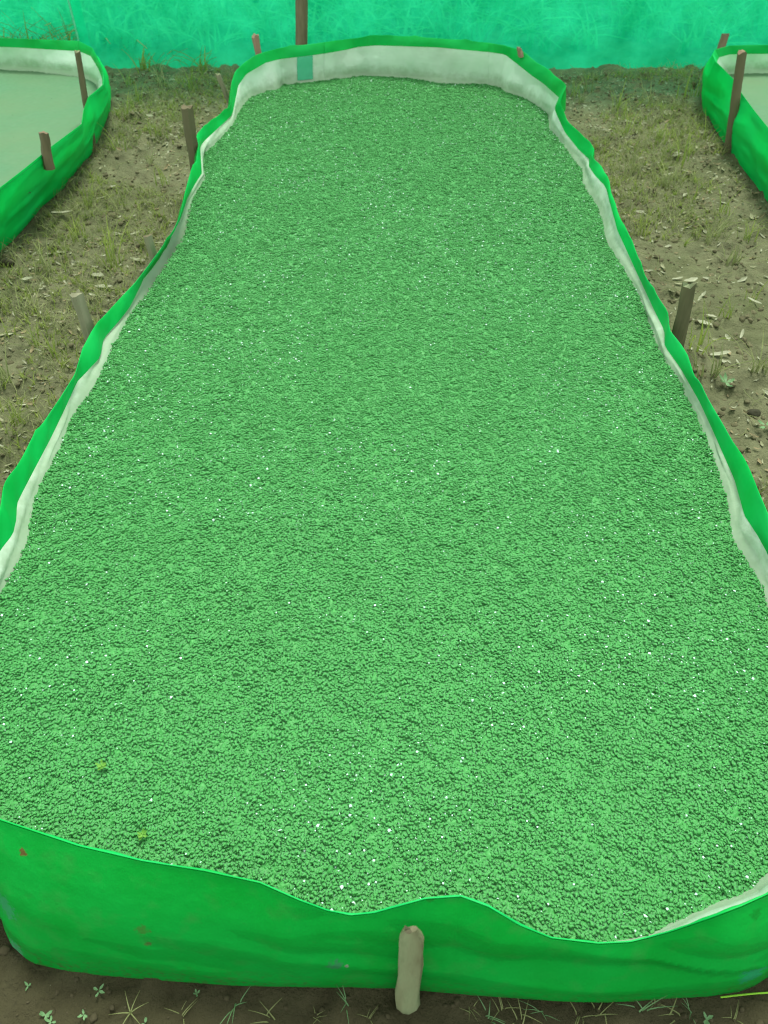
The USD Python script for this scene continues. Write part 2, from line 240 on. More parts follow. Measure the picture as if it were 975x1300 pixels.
FT = [(975, 1134), (940, 1150), (900, 1165), (850, 1182), (824, 1189), (800, 1195), (760, 1197), (700, 1190), (660, 1174), (620, 1150), (585, 1137), (540, 1140), (475, 1158), (445, 1161), (415, 1155), (380, 1142), (330, 1120), (260, 1105), (180, 1092), (100, 1073), (0, 1040)]
FB = [(975, 1240), (960, 1250), (939, 1258), (898, 1264), (800, 1268), (700, 1269), (600, 1262), (500, 1253), (450, 1253), (300, 1250), (200, 1243), (97, 1234), (43, 1222), (32, 1216), (13, 1199), (4, 1179), (0, 1165)]

def side(T, Hh, W, n, z_lo, z_hi, out, hem):
    """Three rows of points in space for a stretch of wall that the photo shows from inside."""
    Tp, Hp, Wp = walk(T, n), walk(Hh, n), walk(W, n)
    Ww = np.array([at(*p, ZW) for p in Wp])
    return Tp, Hp, Ww
parts3 = []
for T, Hh, W, n in ((LT, LH, LW, 90), (UT, UH, UW, 44), (BT, BH, BW, 30), (RT, RH, RW, 44), (QT, QH, QW, 90)):
    parts3.append(side(T, Hh, W, n, .2, .4, .02, .05))
Tp = np.vstack([p[0] for p in parts3]); Hp = np.vstack([p[1] for p in parts3]); Ww = np.vstack([p[2] for p in parts3])
loopW = np.vstack([Ww, [at(1030, 1020, ZW), at(487, 1195, ZW), at(-60, 980, ZW)]])[:, :2]
Wb = Polygon(loopW).buffer(0)
n3 = len(Tp)
zt = solve_tops(Tp, np.array(Wb.exterior.coords), ZW, np.full(n3, 0.03), 0.235, 0.42)
zt = blur(zt, 5)
Tw = np.array([at(*p, z) for p, z in zip(Tp, zt)])
# the hem's lower edge: between the waterline and the top, at the height where its sight line meets the wall
zh = solve_tops(Hp, np.array(Wb.exterior.coords), ZW, np.full(n3, 0.018), ZW + 0.015, 0.42)
zh = np.minimum(blur(zh, 5), zt - 0.006)
Hw = np.array([at(*p, z) for p, z in zip(Hp, zh)])
# front wall, seen from outside
nf = 240
Fp = walk(FT, nf); Bp = walk(FB, nf); FBw = np.array([at(*p, 0.0) for p in Bp])
zf = []
for (px, py) in Fp:
    yb = np.interp(at(px, py, 0.24)[0], FBw[::-1, 0], FBw[::-1, 1])
    zf.append(np.clip(min(np.linspace(0.18, 0.31, 53), key=lambda z: abs(at(px, py, z)[1] - (yb + 0.045))), 0.2, 0.3))
zf = blur(np.array(zf), 6)
FTw = np.array([at(*p, z) for p, z in zip(Fp, zf)])
def bend(a, b, n, z0, z1, bulge, zfix=None):
    """Rounded corner between two points, out of the frame."""
    t = np.linspace(0, 1, n + 2)[1:-1, None]; c = np.array(bulge)
    p = (1 - t) ** 2 * a[:2] + 2 * t * (1 - t) * c + t ** 2 * b[:2]
    return np.c_[p, z0 + (z1 - z0) * t[:, 0]]
nc = 26
cR = bend(Tw[-1], FTw[0], nc, Tw[-1, 2], FTw[0, 2], (0.965, 0.60)); cL = bend(FTw[-1], Tw[0], nc, FTw[-1, 2], Tw[0, 2], (-0.975, 0.62))
top = np.vstack([Tw, cR, FTw, cL])
run = np.r_[0, np.cumsum(np.linalg.norm(np.diff(top[:, :2], axis=0), axis=1))]
kink = (1 - np.abs(2 * meshkit.noise(np.stack([run * 6.5, 0 * run, 0 * run], -1), 61) - 1)) ** 2 - 0.35
top[:, 2] += kink * np.where((np.arange(len(top)) >= n3 - 10) & (np.arange(len(top)) < n3 + nc + nf), 0.0012, 0.010)
def inward(p, d):
    c = np.roll(p, -1, 0)[:, :2] - np.roll(p, 1, 0)[:, :2]; c /= np.maximum(np.linalg.norm(c, axis=1, keepdims=True), 1e-9)
    nrm = blur(np.c_[c[:, 1], -c[:, 0]], 6, True); nrm /= np.maximum(np.linalg.norm(nrm, axis=1, keepdims=True), 1e-9)
    return nrm * d
inn = inward(top, 1.0)                       # ring runs clockwise seen from above: inward is to the right
NT = len(top); iF = slice(n3 + nc, n3 + nc + nf)
water = np.c_[top[:, :2] + inn * 0.03, np.full(NT, ZW)]; water[:n3] = Ww
water[iF, :2] = top[iF, :2] + inn[iF] * 0.007
hemlow = top + np.c_[inn * 0.006, np.full(NT, -0.02)]; hemlow[iF] = top[iF] + np.c_[inn[iF] * 0.0003, np.full(nf, -0.012)]; hemlow[:n3] = Hw
# white lining that shows over the slack rim at the right end of the front wall
sl = np.array([(975, 1124), (960, 1132), (900, 1154), (850, 1176), (826, 1188)], float)
for k in range(nf):
    px = Fp[k][0]
    if px >= 824:
        p = at(px, np.interp(px, sl[::-1, 0], sl[::-1, 1]), ZW); water[n3 + nc + k, :2] = p[:2]
water[n3 - 6:n3 + nc + nf, :2] = blur(water[n3 - 6:n3 + nc + nf, :2], 5)
# outer foot of the wall
foot = np.c_[water[:, :2] - inn * 0.045, np.full(NT, -0.012)]
Fw2 = np.array([at(*p, -0.004) for p in Bp]); foot[iF] = Fw2
foot[iF, 2] = -0.012
a_, b_ = foot[n3 - 1].copy(), foot[n3 + nc].copy(); foot[n3:n3 + nc] = bend(a_, b_, nc, -0.012, -0.012, (1.0, 0.5))
a_, b_ = foot[n3 + nc + nf - 1].copy(), foot[0].copy(); foot[n3 + nc + nf:] = bend(a_, b_, nc, -0.012, -0.012, (-1.0, 0.5))

def build_bed(name, label, water, hemlow, top, foot, inn, seed, front=None, closed=True):
    N = len(top); bed = thing(name); s = np.arange(N)
    tag(bed, label, 'azolla bed')
    # lining: from below the waterline up to the hem, with slack wrinkles
    calm = 1.0 if front is None else np.where((s >= front.start - 10) & (s < front.stop + 10), 0.0, 1.0)
    rows = []
    for k, t in enumerate(np.linspace(-0.35, 1, 8)):
        p = water + (hemlow - water) * t if t > 0 else np.c_[water[:, :2] + inn * 0.03 * t / -0.35, water[:, 2] + 0.12 * t]
        if 0 < t < 1:
            w = math.sin(math.pi * t)
            f = meshkit.fbm(np.stack([s * 0.13, s * 0 + t * 1.3, s * 0 + seed], -1), 3, seed) - 0.5
            p = p + np.c_[inn * (f * 0.035 * w * calm)[:, None], f * 0 * w]
        rows.append(p)
    obj('lining', strip(rows), 'liner', bed, smooth=True)
    lined = np.array(rows)
    # hem: a green band folded over the rim, puffed a little
    f = meshkit.fbm(np.stack([s * 0.1, s * 0, s * 0 + 5.0 + seed], -1), 3, seed + 3) - 0.5
    rows = []
    for t in (0, 0.3, 0.6, 0.85, 1.0):
        p = hemlow + (top - hemlow) * t
        p = p + np.c_[inn * ((0.001 + 0.006 * math.sin(math.pi * t) * (0.3 + f) + 0.007 * calm * math.sin(math.pi * t) * ((1 - np.abs(2 * meshkit.noise(np.stack([s * 0.35, s * 0, s * 0 + seed], -1), seed + 9) - 1)) ** 2 - 0.4)))[:, None], np.full(N, 0.001 * math.sin(math.pi * t))]
        rows.append(p)
    rows.append(top + np.c_[-inn * 0.0010, np.full(N, 0.0)]); rows.append(top + np.c_[-inn * 0.0018, np.full(N, -0.012)])
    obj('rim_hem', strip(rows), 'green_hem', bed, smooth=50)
    # outer sheet: bellied by the water, with long creases
    rows, K = [], 22
    a0, b0 = top + np.c_[-inn * 0.0024, np.full(N, -0.0015)], foot
    for k in range(K + 1):
        t = k / K; p = a0 + (b0 - a0) * t; w = math.sin(math.pi * t)
        cx = np.c_[p[:, 0] * 2.2 + p[:, 2] * 9.0, p[:, 1] * 3, p[:, 2] * 7.0]
        f = meshkit.fbm(cx, 3, seed + 7) - 0.5
        cr = 1 - np.abs(2 * meshkit.noise(np.c_[p[:, 0] * 3.0 + p[:, 2] * 14.0, p[:, 1] * 4, p[:, 2] * 2], seed + 1) - 1)
        d = (0.012 + 0.04 * f + 0.012 * np.maximum(cr - 0.5, 0) * 2.0) * w
        d = np.maximum(d, 0.002 * w)
        rows.append(p + np.c_[-inn * d[:, None], 0 * d])
    obj('outer_sheet', strip(rows), 'green_tarp', bed, smooth=True)
    return bed, np.array(rows), lined
bed, outer, lining_rows = build_bed('azolla_bed', 'long central bed of green tarpaulin with white lining, full of bright green azolla', water, hemlow, top, foot, inn, 1, front=iF)

def on_wall(px, py):
    """Point of the front sheet seen at a photo point, with its outward normal."""
    P = outer.reshape(-1, 3); v = P - [0, 0, EYE]; zc = v[:, 1] * math.cos(PITCH) - v[:, 2] * math.sin(PITCH)
    u = 487.5 + F * v[:, 0] / zc; w = 650 + F * (-v[:, 1] * math.sin(PITCH) - v[:, 2] * math.cos(PITCH)) / zc
    ok = np.where((P[:, 1] < 0.75), (u - px) ** 2 + (w - py) ** 2, 1e9)
    k = np.argsort(ok)[:3]; return P[k].mean(0)
spots = [(30, 1080, 0.0085, (0.16, 0.075, 0.03), 0.9), (180, 1182, 0.013, (0.06, 0.2, 0.035), 0.7), (188, 1198, 0.006, (0.1, 0.13, 0.04), 0.7), (424, 1226, 0.014, (0.05, 0.2, 0.11), 0.7), (440, 1227, 0.005, (0.22, 0.28, 0.2), 0.9),
         (8, 1150, 0.03, (0.05, 0.3, 0.16), 0.6), (20, 1205, 0.022, (0.1, 0.34, 0.2), 0.6), (955, 1238, 0.028, (0.02, 0.3, 0.17), 0.6), (905, 1232, 0.005, (0.02, 0.1, 0.02), 0.8), (545, 1120, 0.006, (0.02, 0.14, 0.02), 0.5), (960, 1160, 0.012, (0.005, 0.2, 0.02), 0.6)]
nodes = {'g': ('geometry', {}), 'n': ('noise_texture', {'scale': 6.0, 'detail': 5.0}), 'r': ('rgb_ramp', {'ramp': [(0.3, (0.001, 0.32, 0.03)), (0.7, (0.003, 0.4, 0.05))]}),  # base green darker than the neighbours: near wall shade put into the colour
         'w': ('noise_texture', {'scale': 130.0, 'detail': 3.0}), 'sp': ('separate_xyz', {}), 'mz': ('map_range', {'from_min': 0.0, 'from_max': 0.075, 'to_min': 1.0, 'to_max': 0.0, 'clamp': True}), 'nm': ('noise_texture', {'scale': 75.0, 'detail': 6.0, 'roughness': 0.7}), 'rm': ('rgb_ramp', {'ramp': [(0.48, (0, 0, 0)), (0.72, (1, 1, 1))]}), 'mm': ('mix_color', {'blend_type': 'multiply', 'fac': 1.0}), 'mud': ('mix_color', {'blend_type': 'mix', 'b': (0.07, 0.1, 0.035)}),
         'n2': ('noise_texture', {'scale': 22.0, 'detail': 6.0}), 'dr': ('rgb_ramp', {'ramp': [(0.52, (0, 0, 0)), (0.8, (0.3, 0.3, 0.3))]}),
         'dm': ('mix_color', {'blend_type': 'mix', 'b': (0.07, 0.26, 0.07)}), 'b': ('bump', {'strength': 0.35, 'distance': 0.008}), 'nb': ('noise_texture', {'scale': 28.0, 'detail': 4.0}), 'p': ('principled_bsdf', {'roughness': 0.5, 'specular_ior_level': 0.14})}
links = [('g.position', 'n.vector'), ('g.position', 'w.vector'), ('g.position', 'n2.vector'), ('g.position', 'nb.vector'), ('n.fac', 'r.fac'), ('n2.fac', 'dr.fac'), ('dr.color', 'dm.fac'), ('r.color', 'dm.a'), ('nb.fac', 'b.height'), ('b.normal', 'p.normal')]
links += [('g.position', 'sp.vector'), ('sp.z', 'mz.value'), ('g.position', 'nm.vector'), ('nm.fac', 'rm.fac'), ('rm.color', 'mm.a'), ('mz.result', 'mm.b'), ('mm.result', 'mud.fac'), ('dm.result', 'mud.a')]
last = 'mud.result'
for k, (px, py, rad, col, amt) in enumerate(spots):
    c = on_wall(px, py)
    nodes |= {f'd{k}': ('vector_math', {'math_type': 'distance', 'vector2': c}), f'e{k}': ('math', {'math_type': 'multiply_add', 'value2': rad * 2.4, 'value3': -rad * 1.2}), f'a{k}': ('math', {'math_type': 'add'}),
              f'f{k}': ('map_range', {'range_type': 'smoothstep', 'from_min': rad * 0.55, 'from_max': rad * 1.15, 'to_min': amt, 'to_max': 0.0, 'clamp': True}), f's{k}': ('mix_color', {'blend_type': 'mix', 'b': col})}
    links += [('g.position', f'd{k}.vector1'), ('w.fac', f'e{k}.value1'), (f'd{k}.value', f'a{k}.value1'), (f'e{k}.value', f'a{k}.value2'), (f'a{k}.value', f'f{k}.value'), (f'f{k}.result', f's{k}.fac'), (last, f's{k}.a')]; last = f's{k}.result'
links += [(last, 'p.base_color'), (last, 't.color'), ('p.BSDF', 'x.closure1'), ('t.BSDF', 'x.closure2')]
nodes |= {'t': ('translucent_bsdf', {}), 'x': ('mix_closure', {'fac': 0.3})}
mat('stained_tarp', nodes, links, 'x.closure')
UsdShade.MaterialBindingAPI.Apply(stage.GetPrimAtPath('/World/azolla_bed/outer_sheet')).Bind(M['stained_tarp'])
# teal patch on the back lining
mid = np.array([at(386, 84, 0.25)]); sel = np.where((Tp[:, 0] > 373) & (Tp[:, 0] < 400) & (Tp[:, 1] < 62))[0]
pw = np.array([lining_rows[k][sel] + np.c_[inn[sel] * 0.004, np.zeros(len(sel))] for k in range(2, 8)])
obj('mending_patch', strip(pw, closed=False), 'teal_patch', bed, smooth=True)

# ------------------------------------------------------------------ azolla
def scale_leaf(c, a, l, w, h, up):
    """One fat overlapping leaflet, blunt at the tip, rising at the angle up."""
    d = np.array([math.cos(a) * math.cos(up), math.sin(a) * math.cos(up), math.sin(up)]); sd = np.array([-math.sin(a), math.cos(a), 0]); n = np.cross(d, sd)
    c = np.array(c); m = c + d * l * 0.5; e = c + d * l
    v = [c, m + sd * w, m + n * h, m - sd * w, m - n * h * 0.4, e + sd * w * 0.45, e - sd * w * 0.45, e + n * h * 0.3]
    f = [(0, 1, 2), (0, 2, 3), (0, 4, 1), (0, 3, 4), (1, 5, 2), (5, 7, 2), (7, 6, 2), (6, 3, 2), (1, 4, 5), (4, 6, 5), (4, 3, 6), (5, 6, 7)]
    return trimesh.Trimesh(v, np.array(f)[:, ::-1], process=False)
def frond(seed):
    """A small branched azolla plant of overlapping leaflets, a centimetre or more across."""
    r = np.random.default_rng(seed); ms = []; a0 = r.uniform(0, 6.28); n = int(r.integers(4, 7))
    for b in range(n):
        a = a0 + b * 6.283 / n + r.normal(0, 0.3); q = r.uniform(0.001, 0.0035)
        ms.append(scale_leaf((math.cos(a) * q, math.sin(a) * q, r.uniform(0, 0.0012)), a, r.uniform(0.005, 0.0085), r.uniform(0.0024, 0.0038), r.uniform(0.0006, 0.0011), r.uniform(0.0, 0.2)))
    for b in range(int(r.integers(2, 4))):
        a = r.uniform(0, 6.28); ms.append(scale_leaf((r.normal(0, .001), r.normal(0, .001), 0.0018), a, r.uniform(0.004, 0.006), r.uniform(0.002, 0.003), 0.0009, r.uniform(0.05, 0.3)))
    return join(ms)
def mat_surface(poly, zw, fine, cell, amp, seed):
    """The closed floating mat: knobs about a plant across that touch, with shallow gaps between them."""
    x0, y0, x1, y1 = poly.bounds; ys = [y0]
    while ys[-1] < y1: ys.append(ys[-1] + fine * (0.75 + 0.28 * ys[-1]))
    xs = np.arange(x0, x1 + fine, fine); X, Y = np.meshgrid(xs, ys, indexing='ij'); sh = X.shape
    q = np.stack([X.ravel(), Y.ravel()], 1); r = np.random.default_rng(seed)
    gx, gy = np.meshgrid(np.arange(x0 - .05, x1 + .05, cell), np.arange(y0 - .05, y1 + .05, cell)); c = np.stack([gx.ravel(), gy.ravel()], 1) + r.uniform(-.55, .55, (gx.size, 2)) * cell
    warp = np.stack([meshkit.noise(np.c_[q * 75, q[:, :1] * 0], seed + 1), meshkit.noise(np.c_[q * 75, q[:, :1] * 0 + 3], seed + 2)], 1) - 0.5
    d, k = cKDTree(c).query(q + warp * cell * 0.6, k=2); h, tone = r.uniform(0, 1, len(c)), r.uniform(0, 1, len(c))
    edge = np.clip((d[:, 1] - d[:, 0]) / cell * 1.9, 0, 1)
    z = zw - 0.015 + amp * (0.6 * edge ** 0.5 + 0.32 * h[k[:, 0]]) + amp * 0.3 * (meshkit.noise(np.c_[q * 260, q[:, :1] * 0], seed + 3) - 0.5) + (meshkit.fbm(np.c_[q * 5, q[:, :1] * 0], 3, seed) - 0.5) * 0.014
    i = np.arange(X.size).reshape(sh); f = np.stack([i[:-1, :-1], i[1:, :-1], i[1:, 1:], i[:-1, 1:]], -1).reshape(-1, 4)
    inside = shapely.contains_xy(poly, q[:, 0], q[:, 1]); f = f[inside[f].all(1)]
    used = np.unique(f); remap = np.zeros(len(q), int); remap[used] = np.arange(len(used))
    return np.c_[q, z][used], remap[f], tone[k[used, 0]]
def fill(name, poly, zw, step, label, mats, base, sc, seed, fine=0.0034, cell=0.0115, amp=0.010, lift=0.0):
    o = UsdGeom.Xform.Define(stage, path_of(name)).GetPrim(); tag(o, label, 'azolla', kind='stuff')
    v, f, tone = mat_surface(poly, zw, fine, cell, amp, seed)
    m = usdkit.mesh(stage, path_of('floating_mat', o), (v, f), M[base], smooth=True)
    UsdGeom.PrimvarsAPI(m).CreatePrimvar('tone', Sdf.ValueTypeNames.FloatArray, 'vertex').Set(Vt.FloatArray.FromNumpy(tone.astype(np.float32)))
    a = poly.bounds
    X, Y = np.meshgrid(np.arange(a[0], a[2], step), np.arange(a[1], a[3], step)); P = np.stack([X.ravel(), Y.ravel()], 1) + rng.uniform(-0.5, 0.5, (X.size, 2)) * step
    P = P[shapely.contains_xy(poly, P[:, 0], P[:, 1])]; n = len(P)
    z = v[cKDTree(v[:, :2]).query(P)[1], 2]
    s = rng.uniform(0.75, 1.25, n) * sc
    protos = [(frond(seed * 10 + k), mats[k % len(mats)], True) for k in range(9)]
    scatter('loose_plants', protos, np.c_[P, z - 0.0006 + lift + rng.normal(0, 0.0007, n)], quats(n, 0.13), np.repeat(s[:, None], 3, 1), rng.integers(0, 9, n), o)
    return P, z
WPoly = Polygon(water[:, :2]).buffer(0)
P, z = fill('azolla', WPoly.buffer(0.014).intersection(Polygon(top[:, :2] + inn * 0.008).buffer(0)), ZW, 0.0105, 'dense bright green floating azolla filling the central bed', ['azolla_a', 'azolla_b', 'azolla_a'], 'azolla_mat', 1.25, 3)
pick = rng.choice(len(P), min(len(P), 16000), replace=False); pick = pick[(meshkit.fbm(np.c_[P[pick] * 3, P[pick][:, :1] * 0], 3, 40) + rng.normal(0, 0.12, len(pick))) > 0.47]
bit = trimesh.creation.icosphere(1, 0.003); bit.vertices *= (0.55 + 0.9 * np.random.default_rng(4).random(len(bit.vertices)))[:, None]; bit.apply_scale([1, 0.75, 0.4])  # small bright lumps added in place of glints on the plants
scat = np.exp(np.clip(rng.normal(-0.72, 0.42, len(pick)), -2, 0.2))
tag(scatter('glint_specks', [(bit, 'glint_bit', True)], np.c_[P[pick], z[pick] + 0.0032], quats(len(pick), 0.6), np.repeat(scat[:, None], 3, 1), np.zeros(len(pick), int)),
    'tiny white flakes added as painted glints over the central azolla', 'specks', kind='stuff')

# ------------------------------------------------------------------ the two neighbouring beds
def side_bed(name, label, ring_top, ring_foot, ring_water, seed):
    """Rings of equal length running clockwise seen from above."""
    c = ring_top; inn = inward(c, 1.0)
    hem = c + np.c_[inn * 0.01, np.full(len(c), -0.05)]
    hem[:, :2] = c[:, :2] * 0.7 + ring_water[:, :2] * 0.3
    return build_bed(name, label, ring_water, hem, c, ring_foot, inn, seed)
def ring_of(stretches):
    """Stretches of (top, foot, water) polylines in space, sampled alike."""
    out = [np.vstack([walk([np.array(p, float) for p in s[k]], s[3]) for s in stretches]) for k in range(3)]
    return out
ZL = 0.17
# left bed: back wall seen from inside, right wall from outside; the rest lies out of the frame
lb_back_t = [(-3.6, 5.6, 0.332)] + [at(x, y, 0.332) for x, y in ((0, 48), (50, 50), (100, 52))]
lb_back_w = [(-3.55, 5.45, ZL)] + [at(x, y, ZL) for x, y in ((0, 84), (35, 86), (90, 92), (104, 94))]
lb_back_f = [(p[0], p[1] + 0.06, -0.012) for p in lb_back_w]
lb_cor_t = [at(117, 61, 0.35), at(127, 80, 0.33), at(132, 96, 0.31), at(131, 107, 0.29)]
lb_cor_w = [at(112, 97, ZL), at(120, 102, ZL), at(124, 106, ZL), at(125, 111, ZL)]
lb_cor_f = [at(139, 112, -0.012), at(141, 125, -0.012), at(140, 140, -0.012), at(136, 152, -0.012)]
lb_r_t = [at(x, y, zz) for x, y, zz in ((122, 115, .28), (112, 123, .28), (106, 140, .265), (104, 157, .25), (69, 183, .27), (52, 197, .28), (26, 218, .28), (0, 238, .28))] + [(-1.66, 2.2, 0.28), (-1.68, 1.3, 0.28)]
lb_r_w = [(p[0] - 0.05, p[1], ZL) for p in lb_r_t]
lb_r_f = [at(x, y, -0.012) for x, y in ((125, 178), (116, 196), (98, 216), (79, 241), (54, 262), (33, 287), (16, 306), (0, 320))] + [(-1.75, 2.2, -0.012), (-1.76, 1.3, -0.012)]
def rest(xa, xb, y0, z, turn):   # near end and the far side, rounded
    return [(xa, 0.8, z), (xa + turn * 0.25, 0.5, z), (xb - turn * 0.25, 0.5, z), (xb, 0.8, z), (xb, 3.0, z), (xb, 5.3, z)]
L = ring_of([(lb_back_t, lb_back_f, lb_back_w, 70), (lb_cor_t, lb_cor_f, lb_cor_w, 16), (lb_r_t, lb_r_f, lb_r_w, 110),
             (rest(-1.68, -3.75, .8, .28, -1), rest(-1.77, -3.8, .8, -.012, -1), rest(-1.73, -3.68, .8, ZL, -1), 110)])
lbed, louter, _ = side_bed('azolla_bed', 'neighbouring green tarpaulin bed at the upper left with dull pale azolla inside', L[0], L[1], L[2], 11)
fill('azolla', Polygon(L[2][:, :2]).buffer(0.01), ZL, 0.035, 'dull pale green azolla in the left neighbouring bed', ['pale_azolla'], 'pale_azolla', 0.8, 5, 0.012, 0.022, 0.003, -0.0035)
# right bed: left wall seen from outside, back wall from inside
rb_l_t = [(1.88, 1.3, .28), (1.88, 2.4, .28)] + [at(x, y, zz) for x, y, zz in ((1040, 232, .28), (975, 162, .28), (958, 141, .28), (942, 119, .28), (932.5, 102, .29), (915, 84, .3))]
rb_l_f = [(1.96, 1.3, -.012), (1.94, 2.4, -.012)] + [at(x, y, -.012) for x, y in ((1030, 320), (971, 252), (958, 233), (942, 213), (929, 196), (916, 177), (900, 152))]
rb_l_w = [(p[0] + 0.05, p[1] - 0.0, ZL) for p in rb_l_t]
rb_c_t = [at(908.5, 78, .31), at(905, 70, .315), at(908, 63, .318)]
rb_c_f = [at(893, 142, -.012), at(891, 133, -.012), at(893, 108, -.012), at(900, 94, -.012)]
rb_c_w = [at(922, 92, ZL), at(922, 91, ZL), at(925, 90, ZL)]
rb_b_t = [at(x, y, .318) for x, y in ((925, 58), (950, 57), (975, 57))] + [(3.9, 5.5, .318)]
rb_b_w = [at(x, y, ZL) for x, y in ((930, 90), (950, 90), (975, 90))] + [(3.85, 5.45, ZL)]
rb_b_f = [(p[0], p[1] + .06, -.012) for p in rb_b_w]
R = ring_of([(rb_l_t, rb_l_f, rb_l_w, 110), (rb_c_t, rb_c_f, rb_c_w, 16), (rb_b_t, rb_b_f, rb_b_w, 70),
             (rest(4.0, 1.88, 0, .28, -1)[::-1][0:0] + [(4.0, 5.3, .28), (4.0, 3, .28), (4.0, .8, .28), (3.75, .5, .28), (2.1, .5, .28), (1.88, .8, .28)],
              [(4.05, 5.3, -.012), (4.05, 3, -.012), (4.05, .8, -.012), (3.8, .5, -.012), (2.05, .5, -.012), (1.96, .8, -.012)],
              [(3.93, 5.25, ZL), (3.93, 3, ZL), (3.93, .85, ZL), (3.7, .57, ZL), (2.15, .57, ZL), (1.94, .85, ZL)], 110)])
rbed, router, _ = side_bed('azolla_bed', 'neighbouring green tarpaulin bed at the upper right, its side wall dusty at the foot', R[0], R[1], R[2], 23)
fill('azolla', Polygon(R[2][:, :2]).buffer(0.01), ZL, 0.035, 'dull olive green azolla in the right neighbouring bed', ['pale_azolla'], 'pale_azolla', 0.8, 6, 0.012, 0.022, 0.003, -0.0035)

# ------------------------------------------------------------------ stakes
def stake(top_px, low_px, z_low, w_px, m, label, lean=0.0, flat=1.0, seed=0, end=None, z_top=None, root=0.12, taper=0.9, round_top=False, name='wooden_stake'):
    b = at(*low_px, z_low)
    t = at(*top_px, z_top) if z_top else at(*top_px, level(*top_px, b[1] + lean))
    ax = (t - b) / np.linalg.norm(t - b); foot_p = b - ax * ((b[2] + root) / max(ax[2], 0.2)); r = w_px * span(t) / 2
    n = 14; sides = 10; rg = np.random.default_rng(seed + 100)
    s = np.linspace(0, 1, n); pts = foot_p + (t - foot_p) * s[:, None]
    pts[:, 0] += (meshkit.noise(np.c_[s * 4, 0 * s, 0 * s + seed], seed) - 0.5) * r * 0.22
    a = np.linspace(0, 2 * np.pi, sides, endpoint=False); prof = 1 + rg.uniform(-0.15, 0.12, sides)
    rad = r * np.interp(s, [0, 1], [1.05, taper])
    if round_top: rad = rad * np.interp(s, [0, 0.9, 0.96, 1], [1, 1, 0.85, 0.5])
    ring = pts[:, None, :] + np.stack([rad[:, None] * prof * np.cos(a), rad[:, None] * flat * prof * np.sin(a), np.zeros((n, sides))], -1)
    ring[-1, :, 2] += rg.uniform(-0.3, 0.5, sides) * r
    ring += (meshkit.noise(ring.reshape(-1, 3) * [60, 60, 15], seed)[:, None].reshape(n, sides, 1) - 0.5) * r * 0.25
    V, Q = strip(ring); T = np.vstack([Q[:, [0, 1, 2]], Q[:, [0, 2, 3]]])
    k = np.arange(sides); c = len(V); V = np.vstack([V, ring[0].mean(0)[None]]); T = np.vstack([T, np.stack([np.full(sides, c), (k + 1) % sides, k], 1)])
    o = thing(name, (foot_p[0], foot_p[1], 0)); sh = np.array([foot_p[0], foot_p[1], 0])
    obj('shaft', trimesh.Trimesh(V - sh, T, process=False), m, o, smooth=40)
    cap = np.vstack([ring[-1], ring[-1].mean(0)[None] + [[0, 0, r * 0.15]]]) - sh
    obj('cut_end', trimesh.Trimesh(cap, np.stack([np.full(sides, sides), k, (k + 1) % sides], 1), process=False), end or m, o)
    return tag(o, label, 'stake')
rimz = lambda px, py: float(zt[np.argmin(np.hypot(Tp[:, 0] - px, Tp[:, 1] - py))])
stake((237, 137), (248, 207), rimz(248, 205) - 0.09, 15, 'wood_dark', 'dark brown stake leaning against the left rim near the far end', seed=1, end='wood_brown')
stake((277, 95), (292, 132), rimz(293, 130) - 0.09, 8, 'wood_grey', 'thin pale stick leaning on the outside of the far left curve', seed=2, end='wood_pale', flat=0.6)
stake((324, 46), (328, 70), rimz(333, 66) - 0.03, 11, 'wood_red', 'short reddish stake behind the far left corner of the central bed', lean=0.03, seed=3, end='wood_red')
stake((382.5, -150), (383, 58), 0.33, 16, 'wood_brown', 'tall brown post rising out of view behind the far end of the central bed', lean=0.12, seed=4, end='wood_end', name='wooden_post')
stake((187, 300), (197, 333), rimz(193, 330) - 0.09, 11, 'wood_grey', 'short dull stake leaning outward halfway along the left rim', seed=5, end='wood_brown')
stake((97, 374), (115, 432), rimz(115, 425) - 0.09, 19, 'wood_grey', 'thick grey stake leaning outward by the left rim, nearest one on that side', seed=6, end='wood_grey')
stake((875, 362), (859, 432), rimz(855, 425) - 0.09, 22, 'wood_dark', 'flat dark slat leaning outward at the right rim', seed=7, end='wood_pale', flat=0.4)
stake((521, 1180), (516, 1272), 0.0, 37, 'wood_pale', 'pale round-topped stake standing in front of the near wall', lean=0.012, seed=8, end='wood_end', flat=0.55, root=0.05, round_top=True, taper=0.95)
stake((98, 66), (119, 190), 0.0, 9, 'wood_dark', 'long thin dark stick leaning over the corner of the left bed', seed=9, end='wood_pale')
stake((55, 169), (61, 206), 0.245, 13, 'wood_brown', 'short brown stake poking up through the rim of the left bed', seed=10, end='wood_red', lean=0.0, root=-0.215)
stake((942, 68), (924, 190), 0.0, 13, 'wood_dark', 'tall dark stake with a reddish top standing against the right bed', seed=12, end='wood_red')
stake((921, 44), (914, 66), 0.1, 10, 'wood_red', 'small faded reddish stake behind the back corner of the right bed', lean=0.05, seed=13, end='wood_red')
stake((659, 61), (660, 66), rimz(655, 62) + 0.004, 7, 'wood_red', 'reddish stake tip showing over the far rim right of its middle', lean=0.0, seed=14, end='wood_red', root=-rimz(655, 62) + 0.02)

